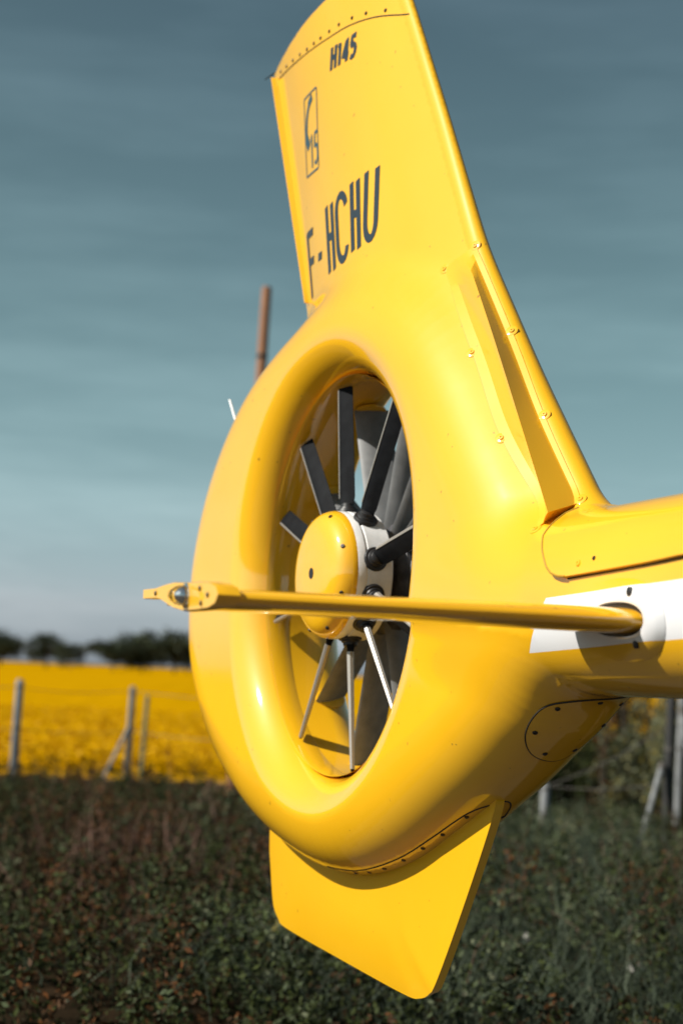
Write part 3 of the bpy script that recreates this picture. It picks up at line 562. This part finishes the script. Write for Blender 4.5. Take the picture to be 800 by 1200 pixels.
seam('joint_seam', Ls[::4].tolist(), M['paintline'], FAIR, .0012); seam('joint_seam', Rs[::4].tolist(), M['paintline'], FAIR, .0016)
for q in ([(.538, .824), (.773, .552), (.969, .306), (1.204, .064)], [(.640, .872), (.856, .603), (1.050, .361), (1.244, .138)]):
    p, g = surf(np.array(q), .0); ear = []
    for a, b in zip(p, g): place('screw', ME_SCRY, a + b * .0015, b, FAIR); mb = MB(); mb.lathe([(.016, -.002), (.016, .0012), (.014, .002), (0, .002)], (0, 0, 0), (0, 0, 1), (1, 0, 0), 16); e = mb.build('screw_ear', M['yellow'], FAIR); e.location = H2W(a); e.rotation_euler = Vector((b[0], -b[1], b[2])).to_track_quat('Z', 'Y').to_euler()
# drive shaft cover on top of the boom
def boom_hit(u, al):                            # distance from boom axis to the skin along an angle in the cross-section
    u, al = np.asarray(u, float), np.asarray(al, float); c = boomdims(u)[0]; r_ = np.linspace(.10, .42, 140); f = field(u[:, None], VC + r_ * np.cos(al)[:, None], c[:, None] + r_ * np.sin(al)[:, None]); i = np.argmax(f > 0, 1)
    f1 = np.take_along_axis(f, i[:, None], 1)[:, 0]; f0 = np.take_along_axis(f, np.maximum(i - 1, 0)[:, None], 1)[:, 0]; return r_[i] - (r_[1] - r_[0]) * f1 / (f1 - f0), c
na, nu = 64, 46; al_n = .5 - .5 * np.cos(np.pi * np.linspace(0, 1, na)); grid = []
us_top = np.linspace(0, 1, nu) ** 1.5
for i in range(nu):
    row = []
    for j in range(na):
        a_ = al_n[j]; al0 = .20; ang = al0 + a_ * (math.pi - 2 * al0)
        side = min(a_, 1 - a_) * (math.pi - 2 * al0) + al0        # angle above horizontal
        ul = np.interp(math.degrees(side), [11.4, 12.5, 15, 19, 31, 41, 65, 76, 90], [1.475, 1.44, 1.41, 1.386, 1.338, 1.304, 1.275, 1.295, 1.335]); row.append((ul + us_top[i] * (4.2 - ul), ang))
    grid.append(row)
grid = np.array(grid); gu, ga = grid[..., 0].ravel(), grid[..., 1].ravel(); lowang = np.interp(gu, [1.4, 1.9, 4.2], [.20, .28, .34]); ga = np.where(ga < math.pi / 2, lowang + (ga - .2) * (math.pi / 2 - lowang) / (math.pi / 2 - .2), math.pi - (lowang + (math.pi - ga - .2) * (math.pi / 2 - lowang) / (math.pi / 2 - .2)))
rr, cc = boom_hit(gu, ga)
rmax = np.interp(gu, [1.3, 1.42, 1.6], [.255, .25, .5]); rr = np.where(np.sin(ga) > .93, np.minimum(rr, rmax), rr)
def ring(off): q = rr + off; return H2W(np.stack([gu, VC + q * np.cos(ga), cc + q * np.sin(ga)], 1)).reshape(nu, na, 3)
Gt, Gb = ring(.013), ring(-.012); cv = MB(); nV = nu * na; v = np.concatenate([Gt.reshape(-1, 3), Gb.reshape(-1, 3)])
fs = [(i * na + j, i * na + j + 1, (i + 1) * na + j + 1, (i + 1) * na + j) for i in range(nu - 1) for j in range(na - 1)]
fs += [(j, j + 1, nV + j + 1, nV + j) for j in range(na - 1)] + [(i * na + e, (i + 1) * na + e, nV + (i + 1) * na + e, nV + i * na + e) for i in range(nu - 1) for e in (0, na - 1)]
cv.add(v, fs); COV = cv.build('drive_shaft_cover', M['yellow'], heli, sharp=50)
mb = MB(); edge = [Gb[i, 0] * .35 + Gt[i, 0] * .65 for i in range(nu - 1, -1, -1)]; edge = [Vector(e) + Vector((0, .002, -.002)) for e in edge]; mb.tube(edge, .0022, 6); mb.build('gap_seam', M['gap'], COV)  # dark tube drawn as the shade in the gap along the cover's lower edge
mb = MB(); edge = [Vector(Gt[0, j]) + Vector((.0015, 0, 0)) for j in range(0, na // 2 - 4)]; mb.tube(edge, .0026, 6); mb.build('gap_seam', M['paintline'], COV)
pp = np.array([(1.525, 0, -.036), (1.586, 0, -.031)]); rq, cq = boom_hit(pp[:, 0], np.array([.33, .36]))
for k_, (u_, al_) in enumerate(((1.525, .33), (1.586, .36))):
    q = rq[k_] + .013; place('latch', ME_SCRS if k_ else ME_SCRY, np.array([u_, VC + q * math.cos(al_), cq[k_] + q * math.sin(al_)]), np.array([0, math.cos(al_), math.sin(al_)]), COV)
# access panel under the boom root (facing down and out): patch mapped onto the skin by relaxing onto it
def patch(outline, name, mat, parent, off=.003, rings=7):
    P = np.array(outline, float); c = P.mean(0); v = [c]; 
    for r_ in range(1, rings + 1): v += list(c + (P - c) * (r_ / rings))
    v = relax(np.array(v), 5); g = grad(v); g /= np.linalg.norm(g, axis=1)[:, None]; n = len(P); top = v + g * off; rim = v[-n:] - g[-n:] * .002
    fs = [(0, 1 + i, 1 + (i + 1) % n) for i in range(n)] + [(1 + r_ * n + i, 1 + (r_ + 1) * n + i, 1 + (r_ + 1) * n + (i + 1) % n, 1 + r_ * n + (i + 1) % n) for r_ in range(rings - 1) for i in range(n)]
    fs += [(1 + (rings - 1) * n + i, len(v) + i, len(v) + (i + 1) % n, 1 + (rings - 1) * n + (i + 1) % n) for i in range(n)]
    mb = MB(); mb.add(H2W(np.concatenate([top, rim])), fs); return mb.build(name, mat, parent, sharp=50), top[-n:], g[-n:]
ol = catmull([(1.30, -.165, -.315), (1.285, -.08, -.322), (1.23, -.014, -.334), (1.181, .006, -.36), (1.119, -.003, -.41), (1.071, -.046, -.455), (1.048, -.114, -.474), (1.063, -.16, -.46), (1.151, -.19, -.40), (1.25, -.21, -.335)], 6)
AP, rimp, rimg = patch(ol, 'access_panel', M['yellow'], SH)
mb = MB(); mb.tube(H2W(np.concatenate([rimp, rimp[:1]]) - np.concatenate([rimg, rimg[:1]]) * .002), .0026, 6); mb.build('joint_seam', M['gap'], AP)
q = relax(np.array([(1.223, -.025, -.344), (1.273, -.107, -.326), (1.14, -.016, -.403), (1.081, -.078, -.454), (1.086, -.155, -.442), (1.17, -.185, -.385), (1.245, -.195, -.345)]), 5); g = grad(q); g /= np.linalg.norm(g, axis=1)[:, None]
for a, b in zip(q, g): place('screw', ME_SCR, a + b * .003, b, AP)

# lower fin
LFO = catmull([(-.715, -.60), (-.705, -.848), (-.686, -.93), (-.648, -1.045), (-.60, -1.085), (-.53, -1.107), (-.1, -1.131), (.347, -1.152), (.45, -1.146), (.52, -1.12), (.57, -1.078), (.723, -.838), (.845, -.625), (.86, -.56)], 5, False)
P = resample(LFO, .02); n = len(P); c = np.array([.05, -.75]); lv = []; lf = []
xn = lambda u: np.clip((u + .72) / 1.5, 0, 1)
for sgn in (1, -1):
    for r_ in range(0, 7):
        t = r_ / 6; q = P + (c - P) * (1 - (1 - t) ** 1.6) * .96; dd = np.linalg.norm(q - P, axis=1); eg = .0015 + .0105 * np.clip((P[:, 0] - .45) / .1, 0, 1) * np.clip((P[:, 1] + 1.14) / .03, 0, 1); th = np.maximum((.010 + .014 * np.sin(np.pi / 2 * np.clip(xn(q[:, 0]) / .8, 0, 1))) * np.sqrt(np.clip(1 - (1 - np.clip(dd / .07, 0, 1)) ** 2, .0, 1)), eg)
        lv += [tuple(hw(a, VC + .01 + sgn * b, w_)) for (a, w_), b in zip(q, th)]
for s_ in (0, 1):
    for r_ in range(6):
        for i in range(n - 1): lf.append(((s_ * 7 + r_) * n + i, (s_ * 7 + r_) * n + i + 1, (s_ * 7 + r_ + 1) * n + i + 1, (s_ * 7 + r_ + 1) * n + i))
lf += [(i, i + 1, 7 * n + i + 1, 7 * n + i) for i in range(n - 1)]
mb = MB(); mb.add(lv, lf); LF = mb.build('lower_fin', M['yellow'], heli, sharp=60)
FL = [(-.02, .0, -.855), (.09, -.005, -.853), (.176, -.015, -.84), (.419, -.022, -.775), (.606, -.028, -.70), (.771, -.045, -.622), (.84, -.085, -.592), (.850, -.11, -.588), (.815, -.139, -.603), (.74, -.165, -.636)]
q = relax(resample(catmull(FL, 8, False), .012), 5); mb = MB(); mb.tube(H2W(q), .0022, 6); mb.build('joint_seam', M['gap'], LF)
q = relax(np.array([(.12, -.030, -.862), (.205, -.034, -.846), (.30, -.036, -.823), (.42, -.036, -.783), (.533, -.037, -.738), (.635, -.042, -.692), (.749, -.050, -.636), (.828, -.085, -.598), (.74, -.155, -.634)]), 5); g = grad(q); g /= np.linalg.norm(g, axis=1)[:, None]
for a, b in zip(q, g): place('screw', ME_SCR, a, b, LF)
# small pale antenna blade behind the shroud rim
a0 = relax(np.array([[-1.0, -.0, .55]]), 6)[0]; mb = MB(); mb.tube([hw(*a0), hw(-1.087, .0, .672)], [.0045, .0035], 6); mb.build('static_wick', M['white'], SH)

# ------------------------------------------------------------------ stabiliser
def airfoil(c_le, c_te, v, w0, th, n=40, tail=.008):
    o = []; 
    for k in range(n):
        t = 2 * math.pi * k / n; x = (1 + math.cos(t)) / 2          # 1 = leading edge
        y = th * (1.9 * math.sqrt(max(1 - x, 0)) * (x ** .9) * 1.18) ; y = max(y, tail * (1 if x < .985 else 0)); y = min(y, th)
        o.append((c_te + (c_le - c_te) * x, v, w0 + (y if math.sin(t) >= 0 else -y * .95)))
    return o
secs = [(.02, 1.772, 1.50, -.157, .031), (.2, 1.773, 1.49, -.158, .030), (.6, 1.776, 1.455, -.1605, .0265), (.985, 1.78, 1.42, -.1625, .0225)]
mb = MB(); nn_ = 40; v = [hw(*p) for s_ in secs for p in airfoil(s_[1], s_[2], s_[0], s_[3], s_[4], nn_)]
mb.add(v, [(i * nn_ + j, i * nn_ + (j + 1) % nn_, (i + 1) * nn_ + (j + 1) % nn_, (i + 1) * nn_ + j) for i in range(len(secs) - 1) for j in range(nn_)] + [tuple((len(secs) - 1) * nn_ + j for j in range(nn_))])
STAB = mb.build('stabilizer', M['yellow'], heli, sharp=40)
def tip_prof(v, grow):
    top = [(1.79, 0), (1.775, .016), (1.74, .024), (1.68, .0265), (1.60, .0275), (1.53, .025), (1.49, .0195), (1.45, .013), (1.42, .010), (1.335, .0095)]
    q = [(u, z * grow) for u, z in top] + [(u, -z * grow * .98) for u, z in top[::-1][:-1]]
    return [hw(u, v, -.1585 + (.012 if u < 1.45 else .012 * max(0, (1.6 - u) / .15) if u < 1.6 else 0) + z) for u, z in q]
mb = MB(); rows = [tip_prof(.965, .92), tip_prof(.985, 1.0), tip_prof(1.004, 1.0), tip_prof(1.008, .93)]; n = len(rows[0]); v = [p for r_ in rows for p in r_]
mb.add(v, [(i * n + j, i * n + (j + 1) % n, (i + 1) * n + (j + 1) % n, (i + 1) * n + j) for i in range(3) for j in range(n)] + [tuple(range(n)), tuple(3 * n + j for j in range(n))]); TIP = mb.build('tip_plate', M['yellow'], STAB, sharp=40)
for u_, w_ in ((1.52, -.157), (1.545, -.145), (1.69, -.145), (1.70, -.172), (1.735, -.158), (1.42, -.147)): o = link_mesh('screw', ME_SCRS, TIP); o.location = hw(u_, 1.008, w_); o.rotation_euler = (R(90), 0, 0)
PL = empty('position_light'); PL.parent = STAB
mb = MB(); mb.lathe([(.0, -.002), (.0235, 0), (.0235, .003), (.019, .004), (.019, .001)], hw(1.612, 1.008, -.1565), (0, -1, 0), (1, 0, 0), 24); mb.build('lamp_base', M['chrome'], PL)
mb = MB(); mb.lathe([(.019, .0), (.0185, .010), (.016, .019), (.011, .026), (.0055, .031), (0, .0325)], hw(1.612, 1.011, -.1565), (0, -1, 0), (1, 0, 0), 24); mb.build('lamp_lens', M['glass'], PL)
mb = MB(); mb.lathe([(.012, .0), (.010, .008), (.005, .015), (0, .017)], hw(1.612, 1.0135, -.1565), (0, -1, 0), (1, 0, 0), 16); mb.build('lamp_bulb', M['chrome'], PL)
# socket in the boom: white collar and a flat black sheet painted as the shade of its opening
def oval(u0, w0, a, b, n=40): return [(u0 + a * math.copysign(abs(math.cos(t)) ** .85, math.cos(t)), w0 + b * math.copysign(abs(math.sin(t)) ** .85, math.sin(t))) for t in [2 * math.pi * k / n for k in range(n)]]
u0, w0 = 1.675, -.155; rows = []
for a, b, off in ((.170, .084, .0), (.160, .074, .010), (.146, .061, .016), (.126, .044, .018), (.112, .036, .014), (.108, .0335, -.02)):
    q = np.array(oval(u0, w0, a, b)); sv = surfv(q[:, 0], q[:, 1]); lift = off * np.interp(q[:, 0], [1.50, 1.60, 1.72, 1.83], [.0, .10, .8, 1.0]) if off > 0 else off
    rows.append(H2W(np.stack([q[:, 0], sv + lift + .0008, q[:, 1]], 1)))
n = 40; mb = MB(); mb.add(np.concatenate(rows), [(i * n + j, i * n + (j + 1) % n, (i + 1) * n + (j + 1) % n, (i + 1) * n + j) for i in range(5) for j in range(n)]); SOC = mb.build('stabilizer_socket', M['band'], BOOM, sharp=60)
q = np.array(oval(u0, w0, .1095, .0340)); mb = MB(); mb.add(H2W(np.concatenate([np.stack([q[:, 0], surfv(q[:, 0], q[:, 1]) + .0025, q[:, 1]], 1)])), [tuple(range(40))]); mb.build('socket_shade', M['black'], SOC)
for u_, w_ in ((1.745, -.2035), (1.742, -.1005)):
    mb = MB(); sv = float(surfv([u_], [w_])[0]); mb.lathe([(.010, -.002), (.010, .004), (.006, .006), (0, .006)], hw(u_, sv + .012, w_), (0, -1, 0), (1, 0, 0), 12); mb.build('slot_shade', M['black'], SOC)  # black discs standing for the dark slots beside the socket

# ------------------------------------------------------------------ fan: hub, blades, stators, gearbox
HUB = empty('fan_hub', (0, 0, HZ + .002)); HUB.parent = heli
AX = (0, -1, 0)
mb = MB(); mb.lathe([(.0, .004), (.188, .004), (.190, 0), (.190, -.022), (.186, -.024), (.186, -.03), (.190, -.032), (.190, -.104), (.184, -.11), (.10, -.115)], (0, -.030, 0), AX, (1, 0, 0), 64); mb.build('hub_drum', M['white'], HUB)
mb = MB(); mb.lathe([(.189, -.001), (.1895, .006), (.187, .018), (.180, .034), (.168, .048), (.150, .058), (.12, .064), (.06, .0665), (0, .067)], (0, -.0325, 0), AX, (1, 0, 0), 64); SPN = mb.build('spinner_cap', M['yellow'], HUB)
mb = MB(); mb.lathe([(.0165, 0), (.0165, .0012), (0, .0012)], (0, -.0992, 0), AX, (1, 0, 0), 24); mb.build('centre_plug', M['black'], SPN)
for k in range(8):
    a = R(20 + 45 * k); e = Vector((math.sin(a), 0, math.cos(a))); p = e * .1765 + Vector((0, -.0715, 0)); o = link_mesh('screw', ME_SCR, SPN); o.location = p; o.rotation_euler = (e * .75 + Vector((0, -.66, 0))).to_track_quat('Z', 'Y').to_euler()
BETA = R(27); VB = -.022
def blade_mesh():
    # radial along +Z, tangential +X, starboard -Y ; chord from leading (pale) to trailing edge
    ch = Vector((math.cos(BETA), math.sin(BETA), 0)); nr = Vector((-math.sin(BETA), math.cos(BETA), 0)); out_ = {}
    prof = [(-.5, 0), (-.46, .075), (-.36, .10), (-.1, .105), (.2, .075), (.5, .012), (.5, -.012), (.2, -.06), (-.1, -.085), (-.36, -.085), (-.46, -.065)]
    st = [(.198, .034, .018, .0), (.214, .044, .013, .0), (.235, .056, .0095, 0), (.42, .056, .0075, 0), (.576, .055, .0062, 0), (.582, .050, .005, 0)]
    rows = [[Vector((0, 0, r_)) + ch * (x * c_) + nr * (y * th * 10) for x, y in prof] for r_, c_, th, _ in st]; n = len(prof)
    mb = MB(); mb.add([p for r_ in rows for p in r_], [(i * n + j, i * n + (j + 1) % n, (i + 1) * n + (j + 1) % n, (i + 1) * n + j) for i in range(len(rows) - 1) for j in range(n)] + [tuple(range(n)), tuple((len(rows) - 1) * n + j for j in range(n))])
    b1 = mb.build('fan_blade', M['blade'], sharp=30)
    sp_ = [(-.53, 0), (-.48, .088), (-.40, .112), (-.40, -.10), (-.48, -.078)]; rows = [[Vector((0, 0, r_)) + ch * (x * c_) + nr * (y * th * 10.6) for x, y in sp_] for r_, c_, th, _ in st[2:5]]; n = 5
    mb = MB(); mb.add([p for r_ in rows for p in r_], [(i * n + j, i * n + (j + 1) % n, (i + 1) * n + (j + 1) % n, (i + 1) * n + j) for i in range(2) for j in range(n)] + [tuple(range(n)), tuple(2 * n + j for j in range(n))])
    b2 = mb.build('erosion_strip', M['strip'], sharp=30)
    mb = MB(); mb.lathe([(.036, .180), (.036, .192), (.034, .196), (.028, .197), (.026, .203), (.022, .205), (.021, .214), (.015, .218), (0, .218)], (0, 0, 0), (0, 0, 1), (1, 0, 0), 24); b3 = mb.build('root_boot', M['black'])
    me = [b.data for b in (b1, b2, b3)]
    for b in (b1, b2, b3): bpy.data.objects.remove(b)
    return me
BM_ = blade_mesh()
for base in (-8.6, -41.5, -69, -101.5, -147):
    for add in (0, 180):
        b1 = link_mesh('fan_blade', BM_[0], heli); b1.location = hw(0, VB, .006); b1.rotation_euler = (0, R(base + add), 0)
        for nm, me in (('erosion_strip', BM_[1]), ('root_boot', BM_[2])): link_mesh(nm, me, b1)
# stators: plates between the gearbox and the duct wall, each with a foot on the wall
def stator_mesh():
    mb = MB(); rows = []; cd_ = Vector((.22, .975, 0)); nd_ = Vector((.975, -.22, 0)); prof = [(-.5, 0), (-.42, .10), (-.15, .14), (.2, .10), (.5, .0), (.2, -.10), (-.15, -.14), (-.42, -.10)]
    for r_, c_ in ((.12, .125), (.3, .12), (.59, .112)): rows.append([Vector((0, 0, r_)) + cd_ * (x * c_) + nd_ * (y * .085) for x, y in prof])
    n = 8; mb.add([p for r_ in rows for p in r_], [(i * n + j, i * n + (j + 1) % n, (i + 1) * n + (j + 1) % n, (i + 1) * n + j) for i in range(2) for j in range(n)]); a = mb.build('stator_vane', M['grey'], sharp=40)
    mb = MB(); q = [(.036 * math.cos(t), .05 * math.sin(t)) for t in [2 * math.pi * k / 20 for k in range(20)]]
    f_ = lambda x, y, d: Vector((x, y, math.sqrt(.592 ** 2 - x * x) - d)); mb.add([f_(x, y, .0) for x, y in q] + [f_(x, y, .006) for x, y in q] + [f_(x * .8, y * .8, .008) for x, y in q], [(i, (i + 1) % 20, 20 + (i + 1) % 20, 20 + i) for i in range(20)] + [(20 + i, 20 + (i + 1) % 20, 40 + (i + 1) % 20, 40 + i) for i in range(20)] + [tuple(40 + i for i in range(20))]); b = mb.build('mounting_foot', M['yellow'])
    me = (a.data, b.data); bpy.data.objects.remove(a); bpy.data.objects.remove(b); return me
SM = stator_mesh()
for a in (-23, -60, -96, -129, -163, 161, 128, 56, 36, 15):
    o = link_mesh('stator_vane', SM[0], heli); o.location = hw(0, -.175, 0); o.rotation_euler = (0, R(a), 0); link_mesh('mounting_foot', SM[1], o)
mb = MB(); mb.lathe([(0, .0), (.12, 0), (.150, -.008), (.168, -.02), (.168, -.05), (.150, -.06), (.13, -.065), (.13, -.13), (.115, -.16), (.08, -.175)], hw(0, -.116, 0), AX, (1, 0, 0), 40); GB = mb.build('gearbox', M['darkgrey'], heli)
mb = MB(); mb.lathe([(.10, .0), (.135, -.005), (.13, -.04), (.10, -.08), (.05, -.1), (0, -.105)], hw(0, -.262, 0), AX, (1, 0, 0), 40); mb.build('gearbox_cover', M['yellow'], GB)
for k in range(14):
    a = 2 * math.pi * k / 14; mb = MB(); mb.tube([hw(.132 * math.sin(a), -.15, .132 * math.cos(a)), hw(.132 * math.sin(a), -.235, .132 * math.cos(a))], .0045, 6); mb.build('cooling_rib', M['steel'], GB)
mb = MB(); mb.tube([hw(.1, -.19, .02), hw(.57, -.19, .03)], .05, 24); mb.build('drive_shaft_fairing', M['grey'], heli)
mb = MB(); mb.tube([hw(.12, -.14, .09), hw(.3, -.15, .10), hw(.58, -.16, .12)], .016, 12); mb.build('control_rod', M['steel'], heli)
# step ring on the duct wall where the blades run
mb = MB(); mb.lathe([(.5945, .016), (.5915, .010), (.5915, -.060), (.5945, -.066)], hw(0, -.0, .006), AX, (1, 0, 0), 128); mb.build('blade_track_ring', M['yellow'], PART['duct_wall'])

# ------------------------------------------------------------------ fuselage and skids beyond the frame
rows = []; n = 48
for u_, c_, a_, h_ in ((4.55, .02, .33, .34), (4.9, .0, .50, .48), (5.5, -.15, .78, .72), (6.3, -.28, .90, .90), (7.6, -.34, .92, .95), (8.8, -.42, .88, .88), (9.6, -.60, .74, .66), (10.15, -.78, .48, .38), (10.4, -.85, .16, .12)):
    for j in range(n): t = 2 * math.pi * j / n; rows.append(hw(u_, VC + a_ * math.copysign(abs(math.cos(t)) ** .8, math.cos(t)), c_ + h_ * math.copysign(abs(math.sin(t)) ** .8, math.sin(t))))
k_ = len(rows) // n; mb = MB(); mb.add(rows, [(i * n + j, i * n + (j + 1) % n, (i + 1) * n + (j + 1) % n, (i + 1) * n + j) for i in range(k_ - 1) for j in range(n)] + [tuple(range(n)), tuple((k_ - 1) * n + j for j in range(n))]); FUS = mb.build('fuselage', M['yellow'], heli)
for sy in (1, -1):
    for (ua, ub) in ((6.6, 7.6), (7.75, 8.6)):
        mb = MB(); mb.box(hw((ua + ub) / 2, VC + sy * .90, -.08), ((ub - ua) / 2, 0, 0), (0, .03, 0), (0, 0, .30)); mb.build('cabin_window', M['window'], FUS, bevel=.02)
    mb = MB(); y_ = VC + sy * 1.1; mb.tube([hw(5.6, y_, .05 - HZ), hw(6.0, y_, .045 - HZ), hw(8.6, y_, .045 - HZ), hw(9.0, y_, .08 - HZ), hw(9.25, y_, .22 - HZ)], .045, 14); mb.build('skid', M['darkgrey'], heli)
for u_ in (6.4, 8.2):
    mb = MB(); mb.tube([hw(u_, VC - 1.1, .05 - HZ), hw(u_, VC - .95, .35 - HZ), hw(u_, VC - .5, .78 - HZ), hw(u_, VC + .5, .78 - HZ), hw(u_, VC + .95, .35 - HZ), hw(u_, VC + 1.1, .05 - HZ)], .04, 14); mb.build('cross_tube', M['darkgrey'], heli)
